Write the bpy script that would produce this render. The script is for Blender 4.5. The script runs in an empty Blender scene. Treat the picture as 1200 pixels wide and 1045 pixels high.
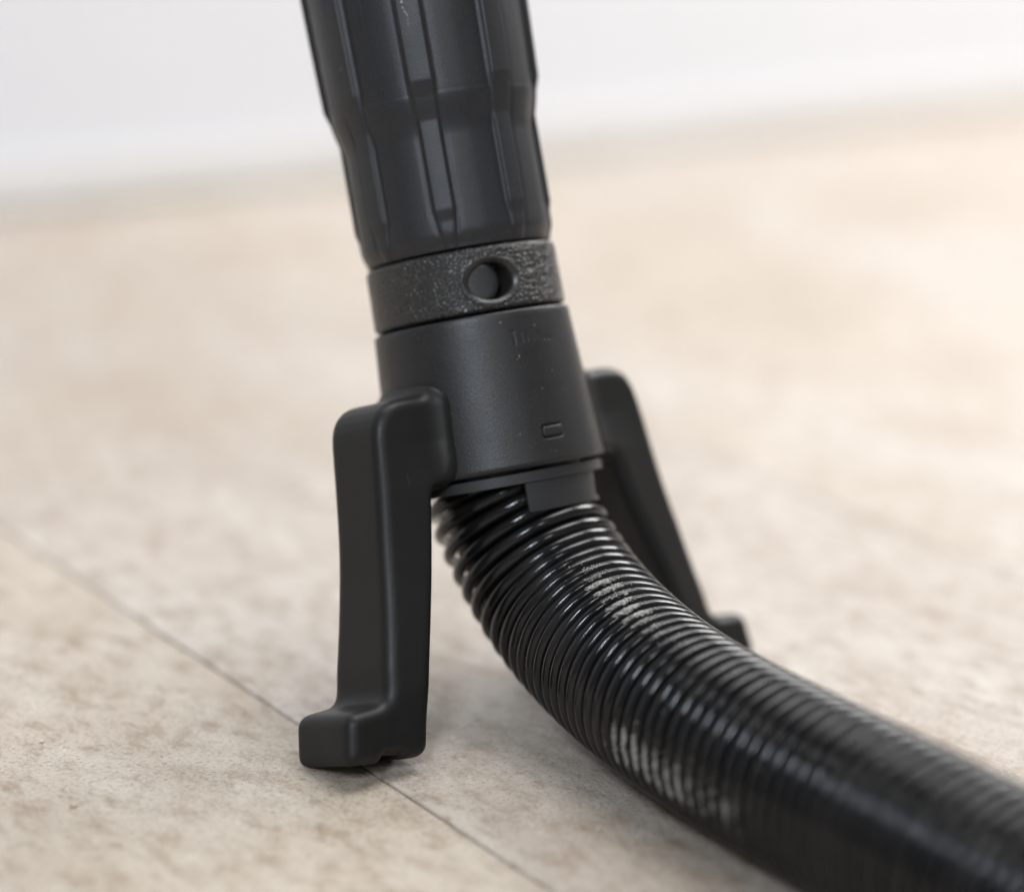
import bpy, bmesh, math, random
import numpy as np
from mathutils import Vector, Matrix
random.seed(7); np.random.seed(7)
MM = 0.001
S = bpy.context.scene
COL = S.collection

# ------------------------------------------------------------------ camera
cam_d = bpy.data.cameras.new('camera'); cam = bpy.data.objects.new('camera', cam_d); COL.objects.link(cam)
TH, RO, CH = math.radians(16.63), math.radians(-1.59), 235.0
cf = Vector((0, math.cos(TH), -math.sin(TH))); cr = Vector((1, 0, 0)); cu = cr.cross(cf)
r2 = cr * math.cos(RO) - cu * math.sin(RO); u2 = cr * math.sin(RO) + cu * math.cos(RO)
m = Matrix((r2, u2, -cf)).transposed().to_4x4(); m.translation = Vector((0, 0, CH * MM))
cam.matrix_world = m
cam_d.sensor_width = 36; cam_d.sensor_fit = 'HORIZONTAL'; cam_d.lens = 84.94
cam_d.clip_start = 0.02; cam_d.clip_end = 60
cam_d.dof.use_dof = True; cam_d.dof.aperture_fstop = 3.5; cam_d.dof.focus_distance = 0.564
cam_d.dof.aperture_blades = 7
S.camera = cam

# ------------------------------------------------------------------ light
S.view_settings.view_transform = 'Standard'; S.view_settings.look = 'None'
S.view_settings.exposure = 0.0; S.view_settings.gamma = 1.0
W = bpy.data.worlds.new('World'); S.world = W; W.use_nodes = True
W.node_tree.nodes['Background'].inputs[0].default_value = (0.93, 0.95, 1.0, 1)
W.node_tree.nodes['Background'].inputs[1].default_value = 0.25

def area(name, loc, target, sx, sy, power, color):
    l = bpy.data.lights.new(name, 'AREA'); l.shape = 'RECTANGLE'; l.size = sx; l.size_y = sy
    l.energy = power; l.color = color
    o = bpy.data.objects.new(name, l); COL.objects.link(o); o.location = loc
    o.rotation_euler = (Vector(target) - Vector(loc)).to_track_quat('-Z', 'Y').to_euler()
    return o
area('window_light', (-0.30, -1.0, 1.25), (0, 0.58, 0.08), 0.28, 0.50, 22, (0.80, 0.89, 1.0))
area('second_window_light', (0.62, -0.85, 1.35), (0, 0.58, 0.08), 0.22, 0.34, 4.5, (1.0, 0.97, 0.92))
area('overhead_fill_light', (0.25, 1.30, 2.1), (0.15, 1.0, 0.0), 1.7, 1.3, 64, (1.0, 0.99, 0.98))  # added overhead fill that brightens the wall and far floor
area('back_window_light', (0.85, 1.55, 0.92), (0, 0.62, 0.0), 0.60, 0.55, 17, (1.0, 0.985, 0.97))

# ------------------------------------------------------------------ node helpers
def new_mat(name):
    m = bpy.data.materials.new(name); m.use_nodes = True
    nt = m.node_tree; b = nt.nodes['Principled BSDF']
    return m, nt, b
def N(nt, typ, **kw):
    n = nt.nodes.new(typ)
    for k, v in kw.items():
        if k in n.inputs: n.inputs[k].default_value = v
        else: setattr(n, k, v)
    return n
def ramp(nt, src, stops):
    r = nt.nodes.new('ShaderNodeValToRGB'); nt.links.new(src, r.inputs[0])
    e = r.color_ramp.elements
    while len(e) < len(stops): e.new(0.5)
    for i, (p, c) in enumerate(stops):
        e[i].position = p; e[i].color = (c if len(c) == 4 else (*c, 1))
    return r.outputs[0]
def mixc(nt, fac, a, b, mode='MIX'):
    n = nt.nodes.new('ShaderNodeMix'); n.data_type = 'RGBA'; n.blend_type = mode
    for s, v in ((n.inputs[0], fac), (n.inputs[6], a), (n.inputs[7], b)):
        if hasattr(v, 'is_output'): nt.links.new(v, s)
        else: s.default_value = v
    return n.outputs[2]
def mth(nt, op, a, b=0.0, clamp=False):
    n = nt.nodes.new('ShaderNodeMath'); n.operation = op; n.use_clamp = clamp
    for s, v in ((n.inputs[0], a), (n.inputs[1], b)):
        if hasattr(v, 'is_output'): nt.links.new(v, s)
        else: s.default_value = v
    return n.outputs[0]
def coord(nt, kind='Object'):
    return nt.nodes.new('ShaderNodeTexCoord').outputs[kind]
def noise(nt, vec, scale, detail=3, rough=0.5, dist=0.0, out=0):
    n = N(nt, 'ShaderNodeTexNoise'); n.inputs['Scale'].default_value = scale; n.inputs['Detail'].default_value = detail
    n.inputs['Roughness'].default_value = rough; n.inputs['Distortion'].default_value = dist
    nt.links.new(vec, n.inputs['Vector']); return n.outputs[out]
def bump(nt, h, strength, dist, normal=None):
    n = nt.nodes.new('ShaderNodeBump'); n.inputs['Strength'].default_value = strength; n.inputs['Distance'].default_value = dist
    nt.links.new(h, n.inputs['Height'])
    if normal is not None: nt.links.new(normal, n.inputs['Normal'])
    return n.outputs[0]

def plastic(name, col, rough, grain=0.00003, speck=0.5, coat=0.0, grain_scale=2600, dustcol=(0.33, 0.31, 0.28), spec=0.5):
    """dark moulded plastic: slight tone drift, fine spark grain, handling wear in the gloss, a few dust specks"""
    m, nt, b = new_mat(name); c = coord(nt)
    drift = noise(nt, c, 45, 4, 0.6)
    base = mixc(nt, drift, (*[x * 0.8 for x in col], 1), (*[x * 1.25 for x in col], 1))
    fine = noise(nt, c, grain_scale, 2, 0.6)
    base = mixc(nt, ramp(nt, fine, [(0.60, (0, 0, 0)), (0.74, (speck, speck, speck))]), base, (*[min(1, x * 3.2) for x in col], 1))
    v = N(nt, 'ShaderNodeTexVoronoi'); v.inputs['Scale'].default_value = 330; nt.links.new(c, v.inputs['Vector'])
    sel = mth(nt, 'GREATER_THAN', v.outputs['Color'], 0.0)
    sx = nt.nodes.new('ShaderNodeSeparateColor'); nt.links.new(v.outputs['Color'], sx.inputs[0])
    pick = mth(nt, 'GREATER_THAN', sx.outputs[0], 0.93)
    dot = mth(nt, 'LESS_THAN', v.outputs['Distance'], mth(nt, 'MULTIPLY', sx.outputs[1], 0.085))
    dust = mth(nt, 'MULTIPLY', pick, dot)
    base = mixc(nt, mth(nt, 'MULTIPLY', dust, 0.55), base, (*dustcol, 1))
    scr = nt.nodes.new('ShaderNodeMapping'); scr.inputs['Rotation'].default_value = (0.35, 0.5, 0.2); scr.inputs['Scale'].default_value = (900, 900, 26)
    nt.links.new(c, scr.inputs[0]); sn = noise(nt, scr.outputs[0], 1.0, 2, 0.5, 0.15)
    gate = ramp(nt, noise(nt, c, 55, 2), [(0.54, (0, 0, 0)), (0.66, (1, 1, 1))])
    scm = mth(nt, 'MULTIPLY', ramp(nt, sn, [(0.71, (0, 0, 0)), (0.75, (1, 1, 1))]), gate)
    base = mixc(nt, mth(nt, 'MULTIPLY', scm, 0.22), base, (0.11, 0.105, 0.10, 1))
    nt.links.new(base, b.inputs['Base Color'])
    wear = noise(nt, c, 120, 5, 0.65, 0.5)
    rr = nt.nodes.new('ShaderNodeMapRange'); nt.links.new(wear, rr.inputs[0])
    rr.inputs[3].default_value = rough - 0.09; rr.inputs[4].default_value = rough + 0.10
    nt.links.new(rr.outputs[0], b.inputs['Roughness'])
    b.inputs['Specular IOR Level'].default_value = spec
    b.inputs['Coat Weight'].default_value = coat; b.inputs['Coat Roughness'].default_value = 0.2
    nt.links.new(bump(nt, fine, 0.55, grain), b.inputs['Normal'])
    return m

M_grip = plastic('grip_rubber', (0.017, 0.0173, 0.0195), 0.43, 0.00010, 0.7, spec=0.42)
M_collar = plastic('collar_plastic', (0.0135, 0.0133, 0.0138), 0.41, 0.00012, 1.0, spec=0.44)
M_leg = plastic('leg_plastic', (0.011, 0.0105, 0.010), 0.44, 0.00002, 0.15, spec=0.26)
M_insert = plastic('insert_plastic', (0.023, 0.023, 0.024), 0.40, 0.00002, 0.2)
M_dark = plastic('dark_plastic', (0.012, 0.012, 0.013), 0.35, 0.00002, 0.1)

# leather-grained ring
M_ring, nt, b = new_mat('grained_rubber'); c = coord(nt)
w1 = noise(nt, c, 260, 2, 0.5, out=1)
cc = nt.nodes.new('ShaderNodeVectorMath'); cc.operation = 'MULTIPLY_ADD'
nt.links.new(w1, cc.inputs[0]); cc.inputs[1].default_value = (0.0028, 0.0028, 0.0028); nt.links.new(c, cc.inputs[2])
v = N(nt, 'ShaderNodeTexVoronoi'); v.feature = 'DISTANCE_TO_EDGE'; v.inputs['Scale'].default_value = 860
nt.links.new(cc.outputs[0], v.inputs['Vector'])
wr = ramp(nt, v.outputs['Distance'], [(0.02, (0, 0, 0)), (0.20, (1, 1, 1))])
at = N(nt, 'ShaderNodeAttribute'); at.attribute_name = 'smooth'
msk = mth(nt, 'SUBTRACT', 1.0, at.outputs['Fac'])
hh = mth(nt, 'MULTIPLY', mth(nt, 'ADD', wr, mth(nt, 'MULTIPLY', noise(nt, c, 500, 2), 0.3)), msk)
nt.links.new(bump(nt, hh, 0.9, 0.00017), b.inputs['Normal'])
fl = noise(nt, c, 420, 3, 0.7, 1.0)
bc = mixc(nt, ramp(nt, fl, [(0.70, (0, 0, 0)), (0.80, (0.25, 0.25, 0.25))]), (0.016, 0.0156, 0.0152, 1), (0.10, 0.092, 0.08, 1))
bc = mixc(nt, mth(nt, 'MULTIPLY', noise(nt, c, 60, 3), 0.5), bc, (0.030, 0.028, 0.026, 1))
nt.links.new(bc, b.inputs['Base Color']); b.inputs['Roughness'].default_value = 0.36

# glossy hose rib with caked pale dust where the 'dust' attribute says so
def hose_mat(name, col, rough, dusty=True):
    m, nt, b = new_mat(name); c = coord(nt)
    at = N(nt, 'ShaderNodeAttribute'); at.attribute_name = 'dust'
    n1 = noise(nt, c, 420, 5, 0.68, 0.3)
    n2 = noise(nt, c, 1500, 4, 0.7)
    n3 = noise(nt, c, 110, 3, 0.6)
    k = mth(nt, 'ADD', mth(nt, 'MULTIPLY', n1, 0.55), mth(nt, 'ADD', mth(nt, 'MULTIPLY', n2, 0.25), mth(nt, 'MULTIPLY', n3, 0.28)))
    k = mth(nt, 'ADD', k, mth(nt, 'MULTIPLY', at.outputs['Fac'], 0.44))
    d = ramp(nt, k, [(0.71, (0, 0, 0)), (0.84, (1, 1, 1))])
    film = mth(nt, 'MULTIPLY', ramp(nt, noise(nt, c, 38, 4, 0.6, 0.8), [(0.45, (0, 0, 0)), (0.75, (1, 1, 1))]), 0.05)
    cc = mixc(nt, film, (*col, 1), (0.22, 0.20, 0.18, 1))
    grime = mixc(nt, ramp(nt, n2, [(0.35, (0, 0, 0)), (0.65, (1, 1, 1))]), (0.10, 0.097, 0.088, 1), (0.52, 0.50, 0.46, 1))
    cc = mixc(nt, d, cc, grime)
    nt.links.new(cc, b.inputs['Base Color'])
    ro = mth(nt, 'ADD', rough, mth(nt, 'ADD', mth(nt, 'MULTIPLY', d, 0.7), mth(nt, 'MULTIPLY', film, 3.0)))
    nt.links.new(ro, b.inputs['Roughness']); b.inputs['Specular IOR Level'].default_value = 0.36
    h = mth(nt, 'ADD', mth(nt, 'MULTIPLY', mth(nt, 'MULTIPLY', n2, d), 1.0), mth(nt, 'MULTIPLY', n1, 0.10))
    nt.links.new(bump(nt, h, 1.0, 0.0006), b.inputs['Normal'])
    return m
M_rib = hose_mat('hose_rib', (0.006, 0.006, 0.0065), 0.11)
M_sleeve = hose_mat('hose_sleeve', (0.010, 0.010, 0.010), 0.33)

# floor tile: stone-look vinyl, mottled beige, each tile with its own offset
M_tile, nt, b = new_mat('stone_tile'); c = coord(nt, 'Object')
oi = N(nt, 'ShaderNodeObjectInfo')
off = nt.nodes.new('ShaderNodeVectorMath'); off.operation = 'MULTIPLY_ADD'
nt.links.new(oi.outputs['Random'], off.inputs[0]); off.inputs[1].default_value = (7, 13, 3); nt.links.new(c, off.inputs[2])
P = off.outputs[0]
st = nt.nodes.new('ShaderNodeMapping'); st.inputs['Scale'].default_value = (1.0, 0.55, 1.0); nt.links.new(P, st.inputs[0])
Q = st.outputs[0]
big = noise(nt, Q, 7, 4, 0.6, 0.6); mid = noise(nt, Q, 34, 5, 0.65, 0.5); fin = noise(nt, Q, 170, 6, 0.72, 0.2); gr = noise(nt, P, 900, 4, 0.7)
c1 = mixc(nt, ramp(nt, big, [(0.32, (0, 0, 0)), (0.68, (1, 1, 1))]), (0.43, 0.375, 0.31, 1), (0.53, 0.495, 0.455, 1))
c1 = mixc(nt, ramp(nt, mid, [(0.44, (0, 0, 0)), (0.70, (0.55, 0.55, 0.55))]), c1, (0.33, 0.265, 0.205, 1))
c1 = mixc(nt, ramp(nt, mid, [(0.22, (0.45, 0.45, 0.45)), (0.42, (0, 0, 0))]), c1, (0.58, 0.54, 0.48, 1))
c1 = mixc(nt, ramp(nt, fin, [(0.48, (0, 0, 0)), (0.66, (0.85, 0.85, 0.85))]), c1, (0.27, 0.205, 0.145, 1))
c1 = mixc(nt, ramp(nt, fin, [(0.26, (0.4, 0.4, 0.4)), (0.44, (0, 0, 0))]), c1, (0.68, 0.62, 0.54, 1))
c1 = mixc(nt, ramp(nt, gr, [(0.54, (0, 0, 0)), (0.66, (0.75, 0.75, 0.75))]), c1, (0.22, 0.165, 0.12, 1))
c1 = mixc(nt, ramp(nt, gr, [(0.30, (0.5, 0.5, 0.5)), (0.42, (0, 0, 0))]), c1, (0.70, 0.66, 0.60, 1))
tone = nt.nodes.new('ShaderNodeMapRange'); nt.links.new(oi.outputs['Random'], tone.inputs[0]); tone.inputs[3].default_value = 0.95; tone.inputs[4].default_value = 1.03
tc = nt.nodes.new('ShaderNodeCombineColor')
for i in range(3): nt.links.new(tone.outputs[0], tc.inputs[i])
c1 = mixc(nt, 1.0, c1, tc.outputs[0], 'MULTIPLY')
c1 = mixc(nt, 1.0, c1, oi.outputs['Color'], 'MULTIPLY')
nt.links.new(c1, b.inputs['Base Color'])
rr = nt.nodes.new('ShaderNodeMapRange'); nt.links.new(mid, rr.inputs[0]); rr.inputs[3].default_value = 0.32; rr.inputs[4].default_value = 0.50
nt.links.new(rr.outputs[0], b.inputs['Roughness'])
g2 = noise(nt, P, 2600, 3, 0.7)
hb = mth(nt, 'ADD', mth(nt, 'MULTIPLY', fin, 1.0), mth(nt, 'ADD', mth(nt, 'MULTIPLY', gr, 0.55), mth(nt, 'MULTIPLY', g2, 0.2)))
nt.links.new(bump(nt, hb, 0.85, 0.0009, None), b.inputs['Normal'])

M_sub, nt, b = new_mat('subfloor'); c = coord(nt)
nt.links.new(mixc(nt, noise(nt, c, 60, 4), (0.15, 0.10, 0.06, 1), (0.26, 0.18, 0.12, 1)), b.inputs['Base Color']); b.inputs['Roughness'].default_value = 0.9
M_wall, nt, b = new_mat('wall_paint'); c = coord(nt)
nt.links.new(mixc(nt, noise(nt, c, 3, 4), (0.72, 0.725, 0.75, 1), (0.76, 0.765, 0.79, 1)), b.inputs['Base Color'])
nt.links.new(bump(nt, noise(nt, c, 260, 3), 0.4, 0.0006), b.inputs['Normal']); b.inputs['Roughness'].default_value = 0.6
M_shade_strip, nt, b = new_mat('shade_strip_paint'); c = coord(nt)  # slightly darker, warmer wall tone: shade along the wall's foot put into colour
nt.links.new(mixc(nt, noise(nt, c, 9, 3), (0.70, 0.685, 0.67, 1), (0.74, 0.725, 0.71, 1)), b.inputs['Base Color']); b.inputs['Roughness'].default_value = 0.45
M_grit, nt, b = new_mat('sand_grit'); c = coord(nt)
nt.links.new(mixc(nt, noise(nt, c, 300, 2), (0.36, 0.28, 0.19, 1), (0.66, 0.58, 0.48, 1)), b.inputs['Base Color']); b.inputs['Roughness'].default_value = 0.85
M_crumb, nt, b = new_mat('pale_dust'); c = coord(nt)
nt.links.new(mixc(nt, noise(nt, c, 900, 2), (0.34, 0.33, 0.30, 1), (0.58, 0.56, 0.52, 1)), b.inputs['Base Color']); b.inputs['Roughness'].default_value = 0.95

# ------------------------------------------------------------------ mesh helpers (input in mm)
def mesh_obj(name, verts, faces, mat, parent=None, smooth=True, matrix=None):
    me = bpy.data.meshes.new(name)
    me.from_pydata((np.asarray(verts, float) * MM).tolist(), [], faces if isinstance(faces, list) else faces.tolist())
    if smooth: me.polygons.foreach_set('use_smooth', [True] * len(me.polygons))
    me.materials.append(mat); me.update()
    o = bpy.data.objects.new(name, me); COL.objects.link(o)
    if parent: o.parent = parent
    if matrix is not None: o.matrix_local = matrix
    return o
def grid_faces(n, k, wrap=True, flip=False):
    """n rows x k columns"""
    i = np.arange(n - 1)[:, None]; j = np.arange(k if wrap else k - 1)[None, :]; j2 = (j + 1) % k
    a = i * k + j; b_ = i * k + j2; c_ = (i + 1) * k + j2; d = (i + 1) * k + j
    f = np.stack([a, b_, c_, d], -1).reshape(-1, 4)
    return f[:, ::-1] if flip else f
def polar(name, phis, zs, rf, mat, parent, cap0=False, cap1=False, attr=None):
    """surface of revolution with r = rf(phi, z) in the tool's own frame; a row may repeat z"""
    PH, Z = np.meshgrid(phis, zs); Rr, Zz = rf(PH, Z)
    V = np.stack([Rr * np.cos(PH), Rr * np.sin(PH), Zz], -1).reshape(-1, 3)
    F = grid_faces(len(zs), len(phis)).tolist(); k = len(phis); n = len(zs); V = V.tolist()
    if cap0: V.append([0, 0, float(np.mean(Zz[0]))]); c_ = len(V) - 1; F += [[(j + 1) % k, j, c_] for j in range(k)]
    if cap1: V.append([0, 0, float(np.mean(Zz[-1]))]); c_ = len(V) - 1; F += [[(n - 1) * k + j, (n - 1) * k + (j + 1) % k, c_] for j in range(k)]
    o = mesh_obj(name, V, F, mat, parent)
    if attr is not None:
        a = o.data.attributes.new(attr[0], 'FLOAT', 'POINT'); vals = np.zeros(len(V)); vals[:k * n] = attr[1](PH, Z).ravel(); a.data.foreach_set('value', vals)
    return o
def sstep(x, a, b):
    t = np.clip((x - a) / (b - a), 0, 1); return t * t * (3 - 2 * t)
def locally_dense(a0, a1, coarse, regions):
    out = [a0]
    while out[-1] < a1 - 1e-9:
        x = out[-1]; st = coarse
        for (lo, hi, s) in regions:
            if lo <= x < hi: st = s
            elif x < lo < x + st: st = max(lo - x, 1e-3)
        out.append(min(x + st, a1))
    return np.array(out)

def surface_nets(D, origin, h):
    """isosurface of a sampled signed distance field (naive surface nets)"""
    nx, ny, nz = D.shape; ins = D < 0
    cnt = np.zeros((nx - 1, ny - 1, nz - 1)); acc = np.zeros((nx - 1, ny - 1, nz - 1, 3))
    corners = [(a, b, c) for a in (0, 1) for b in (0, 1) for c in (0, 1)]
    def sub(A, c): return A[c[0]:c[0] + nx - 1, c[1]:c[1] + ny - 1, c[2]:c[2] + nz - 1]
    for p in corners:
        for ax in range(3):
            if p[ax] == 0:
                q = list(p); q[ax] = 1
                d0, d1 = sub(D, p), sub(D, q); cr_ = (d0 < 0) != (d1 < 0)
                t = np.where(cr_, d0 / np.where(cr_, d0 - d1, 1), 0)
                cnt += cr_
                for k in range(3): acc[..., k] += np.where(cr_, p[k] + (t if k == ax else 0), 0)
    act = cnt > 0; idx = -np.ones(cnt.shape, int); idx[act] = np.arange(act.sum())
    pos = acc[act] / cnt[act][:, None] + np.argwhere(act)
    V = pos * h + np.array(origin); F = []
    for ax in range(3):
        o1, o2 = [(1, 2), (2, 0), (0, 1)][ax]
        sl0 = [slice(1, n_ - 1) for n_ in D.shape]; sl1 = list(sl0)
        sl0[ax] = slice(0, D.shape[ax] - 1); sl1[ax] = slice(1, D.shape[ax])
        a = ins[tuple(sl0)]; b_ = ins[tuple(sl1)]; E = np.argwhere(a != b_)
        if not len(E): continue
        base = E.copy(); base[:, o1] += 1; base[:, o2] += 1
        fl = a[tuple(E.T)]
        def at(d1, d2):
            q = base.copy(); q[:, o1] -= d1; q[:, o2] -= d2; return idx[tuple(q.T)]
        quad = np.stack([at(1, 1), at(0, 1), at(0, 0), at(1, 0)], 1)
        quad[~fl] = quad[~fl][:, ::-1]; F.append(quad)
    F = np.concatenate(F); F = F[(F >= 0).all(1)]
    return V, F
def poly_sdf(poly, X, Y):
    d = np.full(X.shape, 1e9); s = np.ones(X.shape); n = len(poly)
    for i in range(n):
        ax, ay = poly[i]; bx, by = poly[i - 1]
        ex, ey = bx - ax, by - ay; wx, wy = X - ax, Y - ay
        t = np.clip((wx * ex + wy * ey) / (ex * ex + ey * ey), 0, 1)
        d = np.minimum(d, (wx - ex * t) ** 2 + (wy - ey * t) ** 2)
        c1 = Y >= ay; c2 = Y < by; c3 = ex * wy > ey * wx
        flip = (c1 & c2 & c3) | (~c1 & ~c2 & ~c3); s = np.where(flip, -s, s)
    return s * np.sqrt(d)
def round_poly(pts):
    """pts: (x, y, radius); rounds each corner"""
    out = []; n = len(pts)
    for i, (x, y, r) in enumerate(pts):
        p = np.array([x, y]); a = np.array(pts[i - 1][:2]) - p; b_ = np.array(pts[(i + 1) % n][:2]) - p
        la, lb = np.linalg.norm(a), np.linalg.norm(b_); a /= la; b_ /= lb
        ang = math.acos(np.clip(a @ b_, -1, 1))
        if r <= 0 or ang > 3.05: out.append(tuple(p)); continue
        t = min(r / math.tan(ang / 2), la * 0.48, lb * 0.48)
        p0, p1 = p + a * t, p + b_ * t
        for k in range(7):
            u = k / 6; out.append(tuple((1 - u) ** 2 * p0 + 2 * u * (1 - u) * p + u * u * p1))
    return out
def smin(a, b, k):
    h_ = np.clip(0.5 + 0.5 * (b - a) / k, 0, 1); return b * (1 - h_) + a * h_ - k * h_ * (1 - h_)
def smax(a, b, k): return -smin(-a, -b, k)

def tag(o, label=None, cat=None, kind=None, group=None):
    if label: o['label'] = label
    if cat: o['category'] = cat
    if kind: o['kind'] = kind
    if group: o['group'] = group
    return o

# ------------------------------------------------------------------ room: floor tiles, wall, shade strip at its foot
# tile rows run along direction (0.587,-0.810); a joint passes through (-53,549) mm
fd = Vector((0.587, -0.810, 0)).normalized(); fn = Vector((-fd.y, fd.x, 0))    # fn points right/away
floor = mesh_obj('floor', [(-4000, -1500, -4), (4500, -1500, -4), (4500, 4500, -4), (-4000, 4500, -4)], [[0, 1, 2, 3]], M_sub, smooth=False)
tag(floor, kind='structure')
TW, TL, GAP = 233.6, 930.0, 0.50
ang_f = math.atan2(fn.y, fn.x)
def tile_mesh():
    w, l, t, bv = TW - GAP, TL - GAP, 3.6, 0.6
    prof = [(0, -t), (0, -bv), (bv * 0.3, -bv * 0.3), (bv, 0)]
    V = []
    for (o_, z) in prof:
        V += [(-w / 2 + o_, -l / 2 + o_, z), (w / 2 - o_, -l / 2 + o_, z), (w / 2 - o_, l / 2 - o_, z), (-w / 2 + o_, l / 2 - o_, z)]
    F = []
    for i in range(3):
        for j in range(4): F.append([i * 4 + j, i * 4 + (j + 1) % 4, (i + 1) * 4 + (j + 1) % 4, (i + 1) * 4 + j])
    F += [[12, 13, 14, 15], [3, 2, 1, 0]]
    me = bpy.data.meshes.new('tile'); me.from_pydata([tuple(x * MM for x in v) for v in V], [], F); me.materials.append(M_tile); return me
tme = tile_mesh()
p0 = Vector((-53, 549, 0)); base_n = p0.dot(fn)
def wall_y(x): return 1158 + (x + 252) * 0.773
for i in range(-7, 14):
    for j in range(-5, 5):
        cn = base_n + (i + 0.5) * TW; shift = (i * 0.37) % 1.0
        # joints across the rows fall outside the near view
        cd = (j + shift) * TL - (150 if i in (-1, 0) else 0)
        if i == 0: cd = j * TL - 560 + 40
        if i == -1: cd = j * TL - 470
        c0 = fn * cn + fd * cd
        if not (-1250 < c0.x < 1700 and -350 < c0.y < wall_y(c0.x) + 600): continue
        o = bpy.data.objects.new('tile', tme); COL.objects.link(o); o.parent = floor
        o.location = (c0.x * MM, c0.y * MM, random.uniform(-0.00008, 0.00008)); o.rotation_euler = (0, 0, ang_f)
        o.color = (0.99, 0.955, 0.885, 1) if i < 0 else (1.0, random.uniform(0.98, 1.0), random.uniform(0.96, 1.0), 1)
# back wall: base runs from (-252,1158) to (335,1612)
wd = Vector((587, 454, 0)).normalized(); wn = Vector((wd.y, -wd.x, 0))   # wn faces the camera side
def slab(name, a, b_, z0, z1, th, mat, bev=0.0, parent=None, back=0.0):
    A = Vector((a[0], a[1], 0)); B = Vector((b_[0], b_[1], 0)); bm = bmesh.new()
    o0, o1 = wn * back, wn * (back + th)
    vs = [bm.verts.new((p + q + Vector((0, 0, z))) * MM) for z in (z0, z1) for (p, q) in ((A, o0), (B, o0), (B, o1), (A, o1))]
    for f in ((3, 2, 1, 0), (4, 5, 6, 7), (0, 1, 5, 4), (1, 2, 6, 5), (2, 3, 7, 6), (3, 0, 4, 7)): bm.faces.new([vs[k] for k in f])
    if bev: bmesh.ops.bevel(bm, geom=list(bm.edges), offset=bev * MM, segments=2, affect='EDGES')
    bmesh.ops.recalc_face_normals(bm, faces=bm.faces)
    me = bpy.data.meshes.new(name); bm.to_mesh(me); bm.free(); me.materials.append(mat)
    o = bpy.data.objects.new(name, me); COL.objects.link(o)
    if parent: o.parent = parent
    return o
def on_wall(s): return (-252 + wd.x * s, 1158 + wd.y * s)
wall = slab('wall', on_wall(-1500), on_wall(3200), -3, 2500, 120, M_wall, 0, None, -120)
tag(wall, kind='structure')
slab('wall_shade_strip', on_wall(-1400), on_wall(3000), 0.5, 24, 6, M_shade_strip, 2.0, wall, 0.3)  # low strip added to stand for the band of shade at the wall's foot

# ------------------------------------------------------------------ the tool
OX = Vector((-3.46, 575.43, 56.45)); ax = Vector((-0.20099, 0.27861, 0.93914)).normalized()
ux = Vector((0.7335, 0.67825, -0.04424)); ux = (ux - ax * ux.dot(ax)).normalized(); yx = ax.cross(ux)
RT = Matrix((ux, yx, ax)).transposed().to_4x4()
root = bpy.data.objects.new('vacuum_hose_tool', None); COL.objects.link(root); root.empty_display_size = 0.02
root.location = (OX.x * MM, OX.y * MM, 0)
tag(root, 'black vacuum hose with ribbed grip and two-legged collar standing on pale floor tiles', 'vacuum hose')
TM = Matrix.Translation((0, 0, OX.z * MM)) @ RT          # tool frame inside the root
def put(o): o.matrix_local = TM; return o
PHI = np.linspace(-math.pi, math.pi, 193)[:-1]

# --- collar (z 0 .. 37.2)
def rounded_rect(px, pz, hx, hz, r):
    qx, qz = np.abs(px) - hx + r, np.abs(pz) - hz + r
    return np.hypot(np.maximum(qx, 0), np.maximum(qz, 0)) + np.minimum(np.maximum(qx, qz), 0) - r
D2R = math.radians
TX0 = -108.5
strokes = [(0.0, 31.0, 0.26, 1.75)] + [(x, 30.9 - 0.0 * x, 0.24, h_) for x, h_ in ((2.0, 1.35), (3.8, 1.15), (5.4, 1.1), (7.0, 0.95))]
dots = [(8.7, 29.9), (10.2, 29.8), (5.4, 32.6)]
def collar_r(PH, Z):
    z = np.clip(Z, 0, 37.2)
    r = 27.15 - 2.65 * (z / 37.2) ** 0.9
    # slot outline (open on its right side)
    sx = (PH - D2R(-96.8)) * 26.5; sz = Z - 7.65 - sx * 0.0
    dd = rounded_rect(sx, sz, 3.1, 1.45, 0.9)
    g = np.exp(-(np.abs(dd) / 0.27) ** 3) * (1 - 0.85 * sstep(sx, 2.4, 2.9))
    r = r - 0.75 * g + 0.12 * (dd < -0.2)
    tx = (PH - D2R(TX0)) * 24.9
    for (x, zc, hw, hh_) in strokes:
        d_ = np.maximum(np.abs(tx - x) - hw, np.abs(Z - zc) - hh_); r = r - 0.11 * (1 - sstep(d_, -0.12, 0.14))
    d_ = np.maximum(np.abs(tx - 0.1) - 1.1, np.abs(Z - 32.6) - 0.24); r = r - 0.05 * (1 - sstep(d_, -0.12, 0.14))
    for (x, zc) in dots:
        d_ = np.hypot(tx - x, Z - zc) - 0.32; r = r - 0.14 * (1 - sstep(d_, -0.12, 0.14))
    return r
def collar_fn(PH, Z):
    r = collar_r(PH, Z); zz = Z.copy()
    lo = Z < 0; hi = Z > 37.2
    # lower lip and inner return (rows with z<0), upper round and top disc (rows with z>37.2)
    r = np.where(lo, np.interp(Z, [-3, -2, -1, 0], [22.3, 22.4, 26.4, 27.15]), r)
    zz = np.where(lo, np.interp(Z, [-3, -2, -1, -0.5, 0], [4, -0.35, -0.35, -0.1, 0.3]), zz)
    r = np.where(hi, np.interp(Z, [37.2, 37.5, 37.8, 38.2, 39.2, 40.2], [24.5, 24.38, 24.1, 23.7, 22.3, 22.3]), r)
    zz = np.where(hi, np.interp(Z, [37.2, 37.5, 37.8, 38.2, 39.2, 40.2], [37.2, 37.55, 37.75, 37.85, 37.85, 34]), zz)
    return r, zz
cp = locally_dense(-math.pi, math.pi - 0.02, 0.033, [(D2R(-112.5), D2R(-83), 0.0062)])
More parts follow.
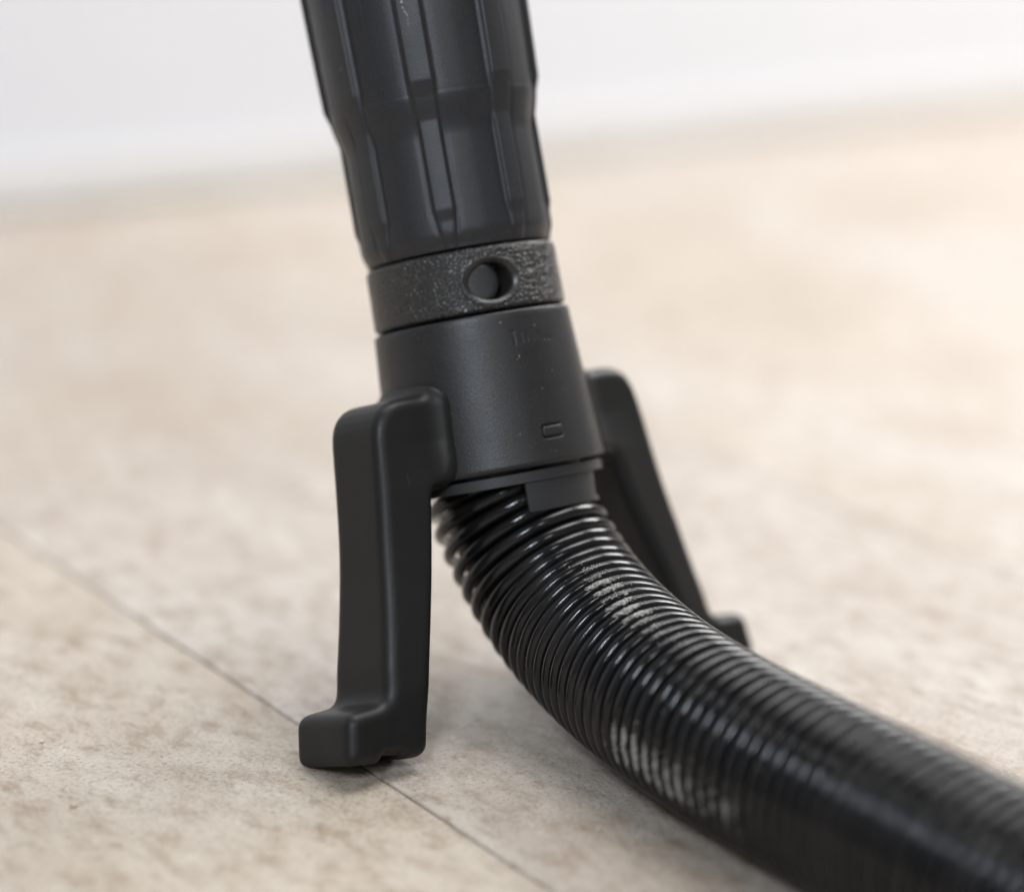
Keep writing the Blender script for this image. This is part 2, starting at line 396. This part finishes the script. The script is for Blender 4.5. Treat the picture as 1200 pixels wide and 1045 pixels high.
cz = np.concatenate([[-3, -2, -1.4, -1, -0.5], locally_dense(0, 37.2, 1.2, [(5.2, 10.2, 0.17), (28.5, 33.5, 0.17)]), [37.35, 37.5, 37.8, 38.2, 38.8, 39.2, 40.2]])
put(polar('collar', cp, cz, collar_fn, M_collar, root))

# --- textured ring (z 38.4 .. 54.1) with oval recess
HP, HZ, HA, HB = D2R(-115.0), 45.6, 6.3, 4.9
def hole_d(PH, Z): return np.hypot((PH - HP) * 23.9 / HA, (Z - HZ) / HB)
def ring_fn(PH, Z):
    z = np.clip(Z, 38.4, 54.1); r = 24.0 - 0.25 * (z - 38.4) / 15.7 + 0.0 * Z
    dn = hole_d(PH, Z)
    r = r + 0.25 * np.exp(-((dn - 1.12) / 0.10) ** 2) - 0.55 * (1 - sstep(dn, 0.86, 1.16)) - 12.0 * (1 - sstep(dn, 0.80, 0.93))
    e0 = np.clip((39.4 - Z), 0, 2); e1 = np.clip((Z - 53.1), 0, 2)
    r = np.where(Z < 39.4, r - 0.9 * np.clip(e0, 0, 1) ** 2.2, r); r = np.where(Z > 53.1, r - 0.9 * np.clip(e1, 0, 1) ** 2.2, r)
    zz = np.clip(Z, 38.3, 54.2)
    r = np.where(Z <= 37.9, 21.5, r); r = np.where(Z >= 54.6, 21.5, r)
    return r, zz
rp = locally_dense(-math.pi, math.pi - 0.015, 0.03, [(HP - 0.36, HP + 0.36, 0.0095)])
rz = np.concatenate([[37.9], locally_dense(38.4, 54.1, 0.5, [(38.9, 52.3, 0.23)]), [54.6]])
put(polar('textured_ring', rp, rz, ring_fn, M_ring, root, attr=('smooth', lambda PH, Z: 1 - sstep(hole_d(PH, Z), 1.02, 1.25))))
# locking pin face seen inside the recess, sitting to its left so a dark gap stays at the right
V = []; F = []; nr, na = 8, 40
for i in range(nr + 1):
    k = i / nr
    for j in range(na):
        a = 2 * math.pi * j / na; p = HP - 0.135 + math.cos(a) * 6.0 * k / 22; z = HZ + math.sin(a) * 6.0 * k
        r = 22.3 - (0.0 if i < nr - 1 else 0.2); r = r if i < nr else 15.0
        V.append((r * math.cos(p), r * math.sin(p), z))
F = grid_faces(nr + 1, na).tolist()
put(mesh_obj('locking_pin', V, F, M_dark, root))

# --- grip (z 55 up)
RIBS = [D2R(-135 + 45.4 * k) for k in range(8)]
fr = np.concatenate([[0, .10, .17, .20, .225, .25, .285, .33, .40, .5, .6, .7, .8, .9, 1.0]])
gp = []
for k in range(8):
    half = math.pi / 8
    for f_ in list(-fr[::-1][:-1]) + list(fr[:-1]): gp.append(D2R(-135) + k * math.pi / 4 + f_ * half)
gp = np.array(gp)
def grip_fn(PH, Z):
    t = (Z - 95) / 24.0
    body = np.where(Z > 92, 26.0 + 0.75 * t - 0.15 * t * t, 26.0); body = body - 2.0 * (1 - sstep(Z, 81.5, 93.0))
    body = body - 1.0 * (1 - sstep(Z, 55.0, 60.0)) ** 2
    top = np.where(Z > 95, 27.2 + 0.9 * t - 0.15 * t * t, 27.2) - 2.45 * (1 - np.clip((Z - 87.6) / 7.4, 0, 1))
    top = top - 2.0 * np.clip((64 - Z) / 8, 0, 1)
    rel = (PH - D2R(-135)) / (math.pi / 4); k = np.round(rel); dl = np.abs(rel - k) * (math.pi / 4)   # angle from the rib axis
    arc = dl * 25
    hw = 2.75 - 0.35 * (1 - sstep(Z, 86, 96)); hw = hw - 1.1 * np.clip((64 - Z) / 9, 0, 1)
    rib = 1 - sstep(arc, hw - 0.25, hw + 0.55)
    groove = np.exp(-((arc - hw - 0.75) / 0.45) ** 2)
    flat = 1 + 0 * dl
    r = body - 0.28 * groove * sstep(Z, 56, 60) + np.maximum(top - body, 0.12) * rib
    # shallow hollow of the flutes between ribs
    mid = np.clip((dl - 0.11) / (math.pi / 8 - 0.11), 0, 1); r = r - 0.25 * (1 - mid) * (1 - rib)
    r = np.where(Z < 54.65, 21.0, r); r = np.where(Z > 178, 0.93 * r, r)
    return r, np.clip(Z, 54.65, 178.0)
gz = np.concatenate([[54.5], locally_dense(54.66, 178, 2.5, [(54.6, 66, 0.45), (80, 98, 0.45)]), [178.5]])
put(polar('grip', gp, gz, grip_fn, M_grip, root, cap1=True))
# dark neck between grip, ring and collar
put(polar('inner_tube', PHI[::2], np.array([-1.5, 0.0, 36, 39, 39.5, 53, 53.5, 70.0]), lambda P_, Z: (np.where((Z > 39.2) & (Z < 53.2), 10.0, 21.2) + 0 * P_, Z), M_dark, root, cap0=False, cap1=True))

# --- support legs: block leg with flared foot, blended into a pad on the collar
_zo = np.array([13, 5, -4, -13, -22, -31, -39.5]); _ro = np.array([42.7, 43.6, 44.9, 46.3, 48.0, 49.9, 52.0]); _po = np.polyfit(_zo, _ro + 0.5, 3)
_zi = np.array([-60, -53, -46, -35, -25, -14.5, -6.5]); _ri = np.array([45.6, 44.2, 42.4, 39.0, 36.1, 33.5, 31.6]); _pi = np.polyfit(_zi, _ri, 3)
outer = [(42.0, 21.2, 9.5)] + [(float(np.polyval(_po, z)), z, 0) for z in np.linspace(2, -40, 18)] + [(54.2, -48.2, 5.5),
         (66.0, -48.5, 3.6), (68.1, -59.5, 2.2), (59.4, -60.6, 0.6), (58.0, -59.2, 0.5), (52.6, -59.9, 0.3), (52.3, -61.3, 0.4), (45.8, -61.9, 5.0)] + \
        [(float(np.polyval(_pi, z)), z, 0) for z in np.linspace(-55.5, -6.5, 18)] + [(30.5, -0.3, 3.6), (20, -0.3, 0), (20, 20.8, 0)]
POLY = round_poly(outer)
def make_leg(side):
    h = 0.5; x0, y0, z0 = 21.0, -17.0, -64.0
    X, Y, Z = np.meshgrid(np.arange(x0, 73, h), np.arange(y0, 17.01, h), np.arange(z0, 28, h), indexing='ij')
    X2, Z2 = X[:, 0, :], Z[:, 0, :]
    if side > 0: X2 = X2 - 2.2 * np.interp(Z2, [-64, -50, -22, 8, 16], [0.6, 0.7, 1.0, 0.55, 0.2]) * sstep(X2, 30, 42)   # the far leg bows out a little more
    d2 = poly_sdf(POLY, X2, Z2)[:, None, :] + 0 * X
    _z = np.arange(z0 - 20, 48, h); _w = np.interp(_z, [-62, -49, -13, 16], [11.2, 11.7, 10.0, 10.3]); _g = np.exp(-(np.arange(-30, 31) * h / 6.0) ** 2 / 2); _w = np.convolve(np.pad(_w, 30, 'edge'), _g / _g.sum(), 'valid')
    w = np.interp(Z, _z, _w) + 0.15 * np.clip(np.interp(Z, [-46, -13, 16], [54, 46.5, 42.8]) - X, 0, 16) * np.interp(Z, [-62, -46, 0, 10], [0.6, 1, 1, 0.3])
    ro = 3.3; a = d2 + ro * 0.8; b_ = np.abs(Y) - w + ro
    leg = np.minimum(np.maximum(a, b_), 0) + np.hypot(np.maximum(a, 0), np.maximum(b_, 0)) - ro * 0.9
    rad = np.hypot(X, Y); cr_ = 27.15 - 2.65 * np.clip(Z / 37.2, 0, 1)
    pad2 = rounded_rect(Y, Z - 11.6, 12.4, 12.1, 6.0)
    pad = smax(np.maximum(rad - cr_ - 1.0, 22.6 - rad), pad2, 0.9)
    pad = np.maximum(pad, -(Z + 0.3))
    D = smin(leg, pad, 4.5)
    D = np.maximum(D, 23.2 - rad)
    below = np.maximum(28.3 - rad, -40) if False else None
    D = np.where((Z < -0.4) & (rad < 27.3), np.maximum(D, 0.3), D)
    # lightening hollow on the inward face, below the collar
    # keep the rear foot on the floor: cut by the floor plane
    sgn = 1 if side > 0 else -1
    wz = OX.z + sgn * (X * ux.z + Y * yx.z) + Z * ax.z
    D = np.maximum(D, 0.05 - wz)
    V, F = surface_nets(D, (x0, y0, z0), h)
    V[:, :2] *= sgn
    o = mesh_obj('leg', V, F, M_leg, root); put(o)
    md = o.modifiers.new('smooth', 'SMOOTH'); md.factor = 0.5; md.iterations = 3
    return o
legs = [make_leg(-1), make_leg(1)]

# --- insert below the collar: flange and clip tab
def strip_solid(name, ph0, ph1, r_in, r_out, z0, z1, bev, mat, n=48, ztilt=0.0):
    bm = bmesh.new(); rings = []
    for i in range(n + 1):
        p = ph0 + (ph1 - ph0) * i / n; c_, s_ = math.cos(p), math.sin(p)
        rings.append([bm.verts.new(Vector((r * c_, r * s_, z)) * MM) for (r, z) in ((r_in, z0), (r_out - 0.6 * ztilt, z0), (r_out, z1), (r_in, z1))])
    for i in range(n):
        for j in range(4): bm.faces.new((rings[i][j], rings[i][(j + 1) % 4], rings[i + 1][(j + 1) % 4], rings[i + 1][j]))
    e0 = bm.faces.new(rings[0][::-1]); e1 = bm.faces.new(rings[-1])
    if bev:
        es = [e for e in bm.edges if abs(e.calc_face_angle(0)) > 0.6]
        bmesh.ops.bevel(bm, geom=es, offset=bev * MM, segments=3, affect='EDGES', clamp_overlap=True)
    bmesh.ops.recalc_face_normals(bm, faces=bm.faces)
    me = bpy.data.meshes.new(name); bm.to_mesh(me); bm.free(); me.materials.append(mat)
    me.polygons.foreach_set('use_smooth', [True] * len(me.polygons))
    o = bpy.data.objects.new(name, me); COL.objects.link(o); o.parent = root; put(o)
    me.set_sharp_from_angle(angle=math.radians(35)) if hasattr(me, 'set_sharp_from_angle') else None
    return o
strip_solid('flange', D2R(-180), D2R(10), 21.0, 26.0, -3.6, -1.15, 0.35, M_insert, 90)
strip_solid('clip_tab', D2R(-117.2), D2R(-65), 23.7, 25.3, -10.8, -3.7, 0.3, M_insert, 40, 0.6)

# --- hose
ctrl = np.array([(0, 0, 0), (0, 0, 0), (3.6, 568.4, 42.8), (11.0, 559.6, 31.6), (19.4, 548.2, 25.0), (28.5, 532.3, 21.7), (38.7, 513.5, 20.5), (49.2, 496.5, 20.2), (60.0, 480.8, 20.2), (73.4, 462.6, 20.2), (86.6, 444.3, 20.2), (100.1, 425.4, 20.2), (119.0, 398.0, 20.2), (136, 371, 20.2), (152, 342, 20.2)], float)
ctrl[0] = np.array(OX) + 3 * np.array(ax); ctrl[1] = np.array(OX) - 6.0 * np.array(ax) + np.array([0.8, 0.6, 0])
def catmull(P, n=60):
    P = np.vstack([2 * P[0] - P[1], P, 2 * P[-1] - P[-2]]); out = []
    for i in range(1, len(P) - 2):
        for k in range(n):
            t = k / n; out.append(0.5 * ((2 * P[i]) + (-P[i - 1] + P[i + 1]) * t + (2 * P[i - 1] - 5 * P[i] + 4 * P[i + 1] - P[i + 2]) * t * t + (-P[i - 1] + 3 * P[i] - 3 * P[i + 1] + P[i + 2]) * t ** 3))
    out.append(P[-2]); return np.array(out)
path = catmull(ctrl)
seg = np.r_[0, np.cumsum(np.linalg.norm(np.diff(path, axis=0), axis=1))]
uu = np.arange(0, seg[-1], 0.5); path = np.stack([np.interp(uu, seg, path[:, k]) for k in range(3)], 1)
gx = np.arange(-60, 61) * 0.5; ker = np.exp(-(gx / 9.0) ** 2 / 2); ker /= ker.sum()
path = np.stack([np.convolve(np.pad(path[:, k], 60, 'reflect', reflect_type='odd'), ker, 'valid') for k in range(3)], 1)
seg = np.r_[0, np.cumsum(np.linalg.norm(np.diff(path, axis=0), axis=1))]; LEN = seg[-1]
def at_s(s): return np.stack([np.interp(s, seg, path[:, k]) for k in range(3)], -1)
def frames(s):
    T = at_s(s + 0.8) - at_s(s - 0.8); T /= np.linalg.norm(T, axis=-1, keepdims=True)
    B = np.array([1.0, 0, 0]) - T * T[..., :1]; B /= np.linalg.norm(B, axis=-1, keepdims=True)
    return at_s(s), T, B, np.cross(T, B)
RC = 19.3
_ss = np.arange(0, LEN + 1, 0.25); _pt = 3.80 + 1.45 / (1 + np.exp((_ss - 34) / 12))      # pitch opens where the hose leaves the collar
_tn = np.r_[0, np.cumsum(0.25 / _pt[:-1])]
def coil_r(s): return 19.3 - 0.75 / (1 + np.exp(-(np.asarray(s, float) - 75) / 12))
def rib_w(s): return 1.46 + 0.26 / (1 + np.exp((np.asarray(s, float) - 34) / 10))
def turns(s): return np.interp(s, _ss, _tn)
def s_of(t): return np.interp(t, _tn, _ss)
TR = np.random.RandomState(11); T_SH = TR.uniform(-0.07, 0.07, 200); T_AM = TR.uniform(0.55, 1.15, 200)
DUST = []   # (s, angle, ds, dangle, amount)
DUST = [(53, 1.60, 5, 0.12, 0.7), (63, 1.66, 8, 0.25, 1.2), (76, 1.75, 9, 0.25, 1.2), (88, 1.79, 8, 0.17, 0.9), (101, 1.80, 8, 0.14, 0.7), (119, 1.84, 7, 0.16, 0.5),
        (102, -3.06, 9, 0.30, 1.5), (116, -3.0, 10, 0.32, 1.25), (131, -3.0, 12, 0.30, 0.9), (150, 2.2, 40, 0.9, 0.30), (185, 1.9, 40, 0.8, 0.5)]
def dust_w(s, a):
    w = np.zeros_like(s); k_ = np.clip(np.round(turns(s) - a / (2 * math.pi)), 0, 199).astype(int)
    for (s0, a0, ds, da, k) in DUST:
        dd_ = (a + T_SH[k_] - a0 + math.pi) % (2 * math.pi) - math.pi
        w = np.maximum(w, k * T_AM[k_] * np.exp(-((s - s0) / ds) ** 4 - (dd_ / da) ** 4))
    return w
hose = None
def build_hose():
    tt = np.arange(turns(2), turns(LEN - 2), 1 / 96); n = len(tt); s = s_of(tt); th = 2 * math.pi * tt
    C_, T, B, Nn = frames(s); RWs = rib_w(s); RCs = coil_r(s)
    rad = np.cos(th)[:, None] * B + np.sin(th)[:, None] * Nn
    k = 14; al = np.linspace(0, 2 * math.pi, k + 1)[:-1]
    jit = 0.16 * np.sin(s * 0.9) + 0.10 * np.sin(s * 2.3 + 1)
    cen = C_ + rad * RCs[:, None] + T * (jit * 0.6)[:, None]
    V = cen[:, None, :] + RWs[:, None, None] * (np.cos(al)[None, :, None] * rad[:, None, :] * 0.95 + np.sin(al)[None, :, None] * T[:, None, :])
    dst = np.repeat(dust_w(s, th)[:, None], k, 1) * (np.clip(np.cos(al - 0.25), 0, 1) ** 3)[None, :]
    o = mesh_obj('spiral_rib', (V.reshape(-1, 3) - np.array([OX.x, OX.y, 0])), grid_faces(n, k), M_rib)
    a = o.data.attributes.new('dust', 'FLOAT', 'POINT'); a.data.foreach_set('value', dst.ravel())
    # sleeve: pulled in between the ribs
    s2 = np.linspace(1, LEN - 1, int(LEN / 3.8 * 8)); C2, T2, B2, N2 = frames(s2)
    k2 = 96; ph = np.linspace(0, 2 * math.pi, k2 + 1)[:-1]
    rel = (turns(s2)[:, None] - ph[None, :] / (2 * math.pi)); rr_ = coil_r(s2)[:, None] - 3.1 + 1.0 * np.cos(2 * math.pi * rel) + 0 * ph[None, :]
    V2 = C2[:, None, :] + rr_[..., None] * (np.cos(ph)[None, :, None] * B2[:, None, :] + np.sin(ph)[None, :, None] * N2[:, None, :])
    o2 = mesh_obj('sleeve', (V2.reshape(-1, 3) - np.array([OX.x, OX.y, 0])), grid_faces(len(s2), k2, flip=True), M_sleeve)
    a = o2.data.attributes.new('dust', 'FLOAT', 'POINT'); a.data.foreach_set('value', (0.0 * dust_w(np.repeat(s2[:, None], k2, 1), np.repeat(ph[None, :], len(s2), 0))).ravel())
    h_ = bpy.data.objects.new('hose', None); COL.objects.link(h_); h_.parent = root; h_.empty_display_size = 0.01
    o.parent = h_; o2.parent = h_
    return h_
hose = build_hose()
def icos(radius, squash=1.0):
    t = (1 + 5 ** 0.5) / 2
    v = np.array([(-1, t, 0), (1, t, 0), (-1, -t, 0), (1, -t, 0), (0, -1, t), (0, 1, t), (0, -1, -t), (0, 1, -t), (t, 0, -1), (t, 0, 1), (-t, 0, -1), (-t, 0, 1)]) / math.hypot(1, t)
    v = v * radius * (1 + np.random.uniform(-0.3, 0.3, (12, 1))); v[:, 2] *= squash
    f = [(0, 11, 5), (0, 5, 1), (0, 1, 7), (0, 7, 10), (0, 10, 11), (1, 5, 9), (5, 11, 4), (11, 10, 2), (10, 7, 6), (7, 1, 8), (3, 9, 4), (3, 4, 2), (3, 2, 6), (3, 6, 8), (3, 8, 9), (4, 9, 5), (2, 4, 11), (6, 2, 10), (8, 6, 7), (9, 8, 1)]
    return v, f
def crumbs(name, centres, radii, mat, squash=0.7):
    V = []; F = []; k = 0
    for c_, r in zip(centres, radii):
        v, f = icos(r, squash); V.append(v + c_); F += [[a + k, b_ + k, d + k] for a, b_, d in f]; k += 12
    return mesh_obj(name, np.concatenate(V), F, mat, smooth=False)
# crumbs of pale dust caught on the ribs
cs = []; rs = []
for (s0, a0, ds, da, kk) in DUST:
    for _ in range(int(70 * kk) if kk > 0.3 else 30):
        s = s0 + random.gauss(0, ds * 0.5); a = a0 + random.gauss(0, da * 0.5)
        turn = round(float(turns(s)) - a / (2 * math.pi)); s = float(s_of(turn + a / (2 * math.pi)))
        C_, T, B, Nn = frames(np.array([s])); rd = math.cos(a) * B[0] + math.sin(a) * Nn[0]; al = random.gauss(0.22, 0.30)
        cs.append(C_[0] + rd * (float(coil_r(s)) + float(rib_w(s)) * math.cos(al)) + T[0] * float(rib_w(s)) * math.sin(al) - np.array([OX.x, OX.y, 0])); rs.append(random.uniform(0.05, 0.14))
o = crumbs('dust_crumbs', cs, rs, M_crumb, 1.0); o.parent = hose; tag(o, kind='stuff')

# lint and dust specks clinging to the collar and ring, a pale scuff on the grip rib
cs = []; rs = []
def on_collar(ph, z, lift=0.0):
    r = 27.15 - 2.65 * (z / 37.2) ** 0.9 if z < 37.2 else 23.9
    p = Vector((0, 0, OX.z)) + RT @ Vector(((r + lift) * math.cos(ph), (r + lift) * math.sin(ph), z)); return np.array(p)
for (ph, z, r) in ((-115, 35.2, 0.16), (-108, 26.6, 0.20), (-109, 25.9, 0.12), (-94, 33.4, 0.13), (-98, 18.0, 0.10), (-116, 8.0, 0.10), (-88, 22.0, 0.09)):
    cs.append(on_collar(D2R(ph), z)); rs.append(r)
for _ in range(110):
    cs.append(on_collar(D2R(random.uniform(-165, -60)), random.choice([random.uniform(1, 37), random.uniform(39, 53)]))); rs.append(random.uniform(0.03, 0.075))
o = crumbs('dust_specks', cs, rs, M_crumb, 0.8); o.parent = root; tag(o, kind='stuff')
cvp = [(-136.2, 121.5), (-136.6, 119.0), (-135.4, 116.8), (-137.4, 114.6), (-137.2, 112.2), (-135.9, 110.6), (-136.2, 108.2)]
V = []; F = []
cc_ = catmull(np.array([(D2R(a_), z_, 0) for a_, z_ in cvp]), 12)
for i_, (ph, z_, _) in enumerate(cc_):
    wv = 0.42 * math.sin(math.pi * (i_ + 0.5) / len(cc_)) * random.uniform(0.5, 1.1) + 0.03
    rr0 = 27.2 + 0.9 * (z_ - 95) / 24 - 0.15 * ((z_ - 95) / 24) ** 2
    for sgn_, lift in ((-1, -0.02), (0, 0.035), (1, -0.02)):
        a_ = ph + sgn_ * wv / 27.5; V.append(((rr0 + lift) * math.cos(a_), (rr0 + lift) * math.sin(a_), z_))
for i_ in range(len(cc_) - 1):
    for j_ in range(2): F.append([i_ * 3 + j_, i_ * 3 + j_ + 1, i_ * 3 + j_ + 4, i_ * 3 + j_ + 3])
M_scuff, nt, b = new_mat('scuffed_rubber'); c = coord(nt)
nt.links.new(mixc(nt, ramp(nt, noise(nt, c, 1400, 3), [(0.42, (0, 0, 0)), (0.6, (1, 1, 1))]), (0.03, 0.03, 0.033, 1), (0.30, 0.30, 0.31, 1)), b.inputs['Base Color']); b.inputs['Roughness'].default_value = 0.8
put(mesh_obj('scuff_mark', V, F, M_scuff, root))

# ------------------------------------------------------------------ sand grit on the tiles
cs = []; rs = []
for _ in range(2400):
    if random.random() < 0.4: x, y = random.gauss(-92, 34), random.gauss(518, 30)
    else: x, y = random.uniform(-330, 220), random.uniform(440, 980)
    r = random.choice([0.06, 0.08, 0.10, 0.13, 0.18]) * random.uniform(0.8, 1.25)
    cs.append(np.array([x, y, r * 0.35])); rs.append(r)
cs.append(np.array([-96, 495, 0.5])); rs.append(1.0)
cs.append(np.array([-110, 530, 0.3])); rs.append(0.7)
g = crumbs('sand_grit', cs, rs, M_grit, 0.6)
tag(g, 'fine beige sand grains scattered on the floor tiles left of the front foot', 'sand', kind='stuff')
print('tris', sum(len(o.data.polygons) * 2 for o in bpy.data.objects if o.type == 'MESH'))
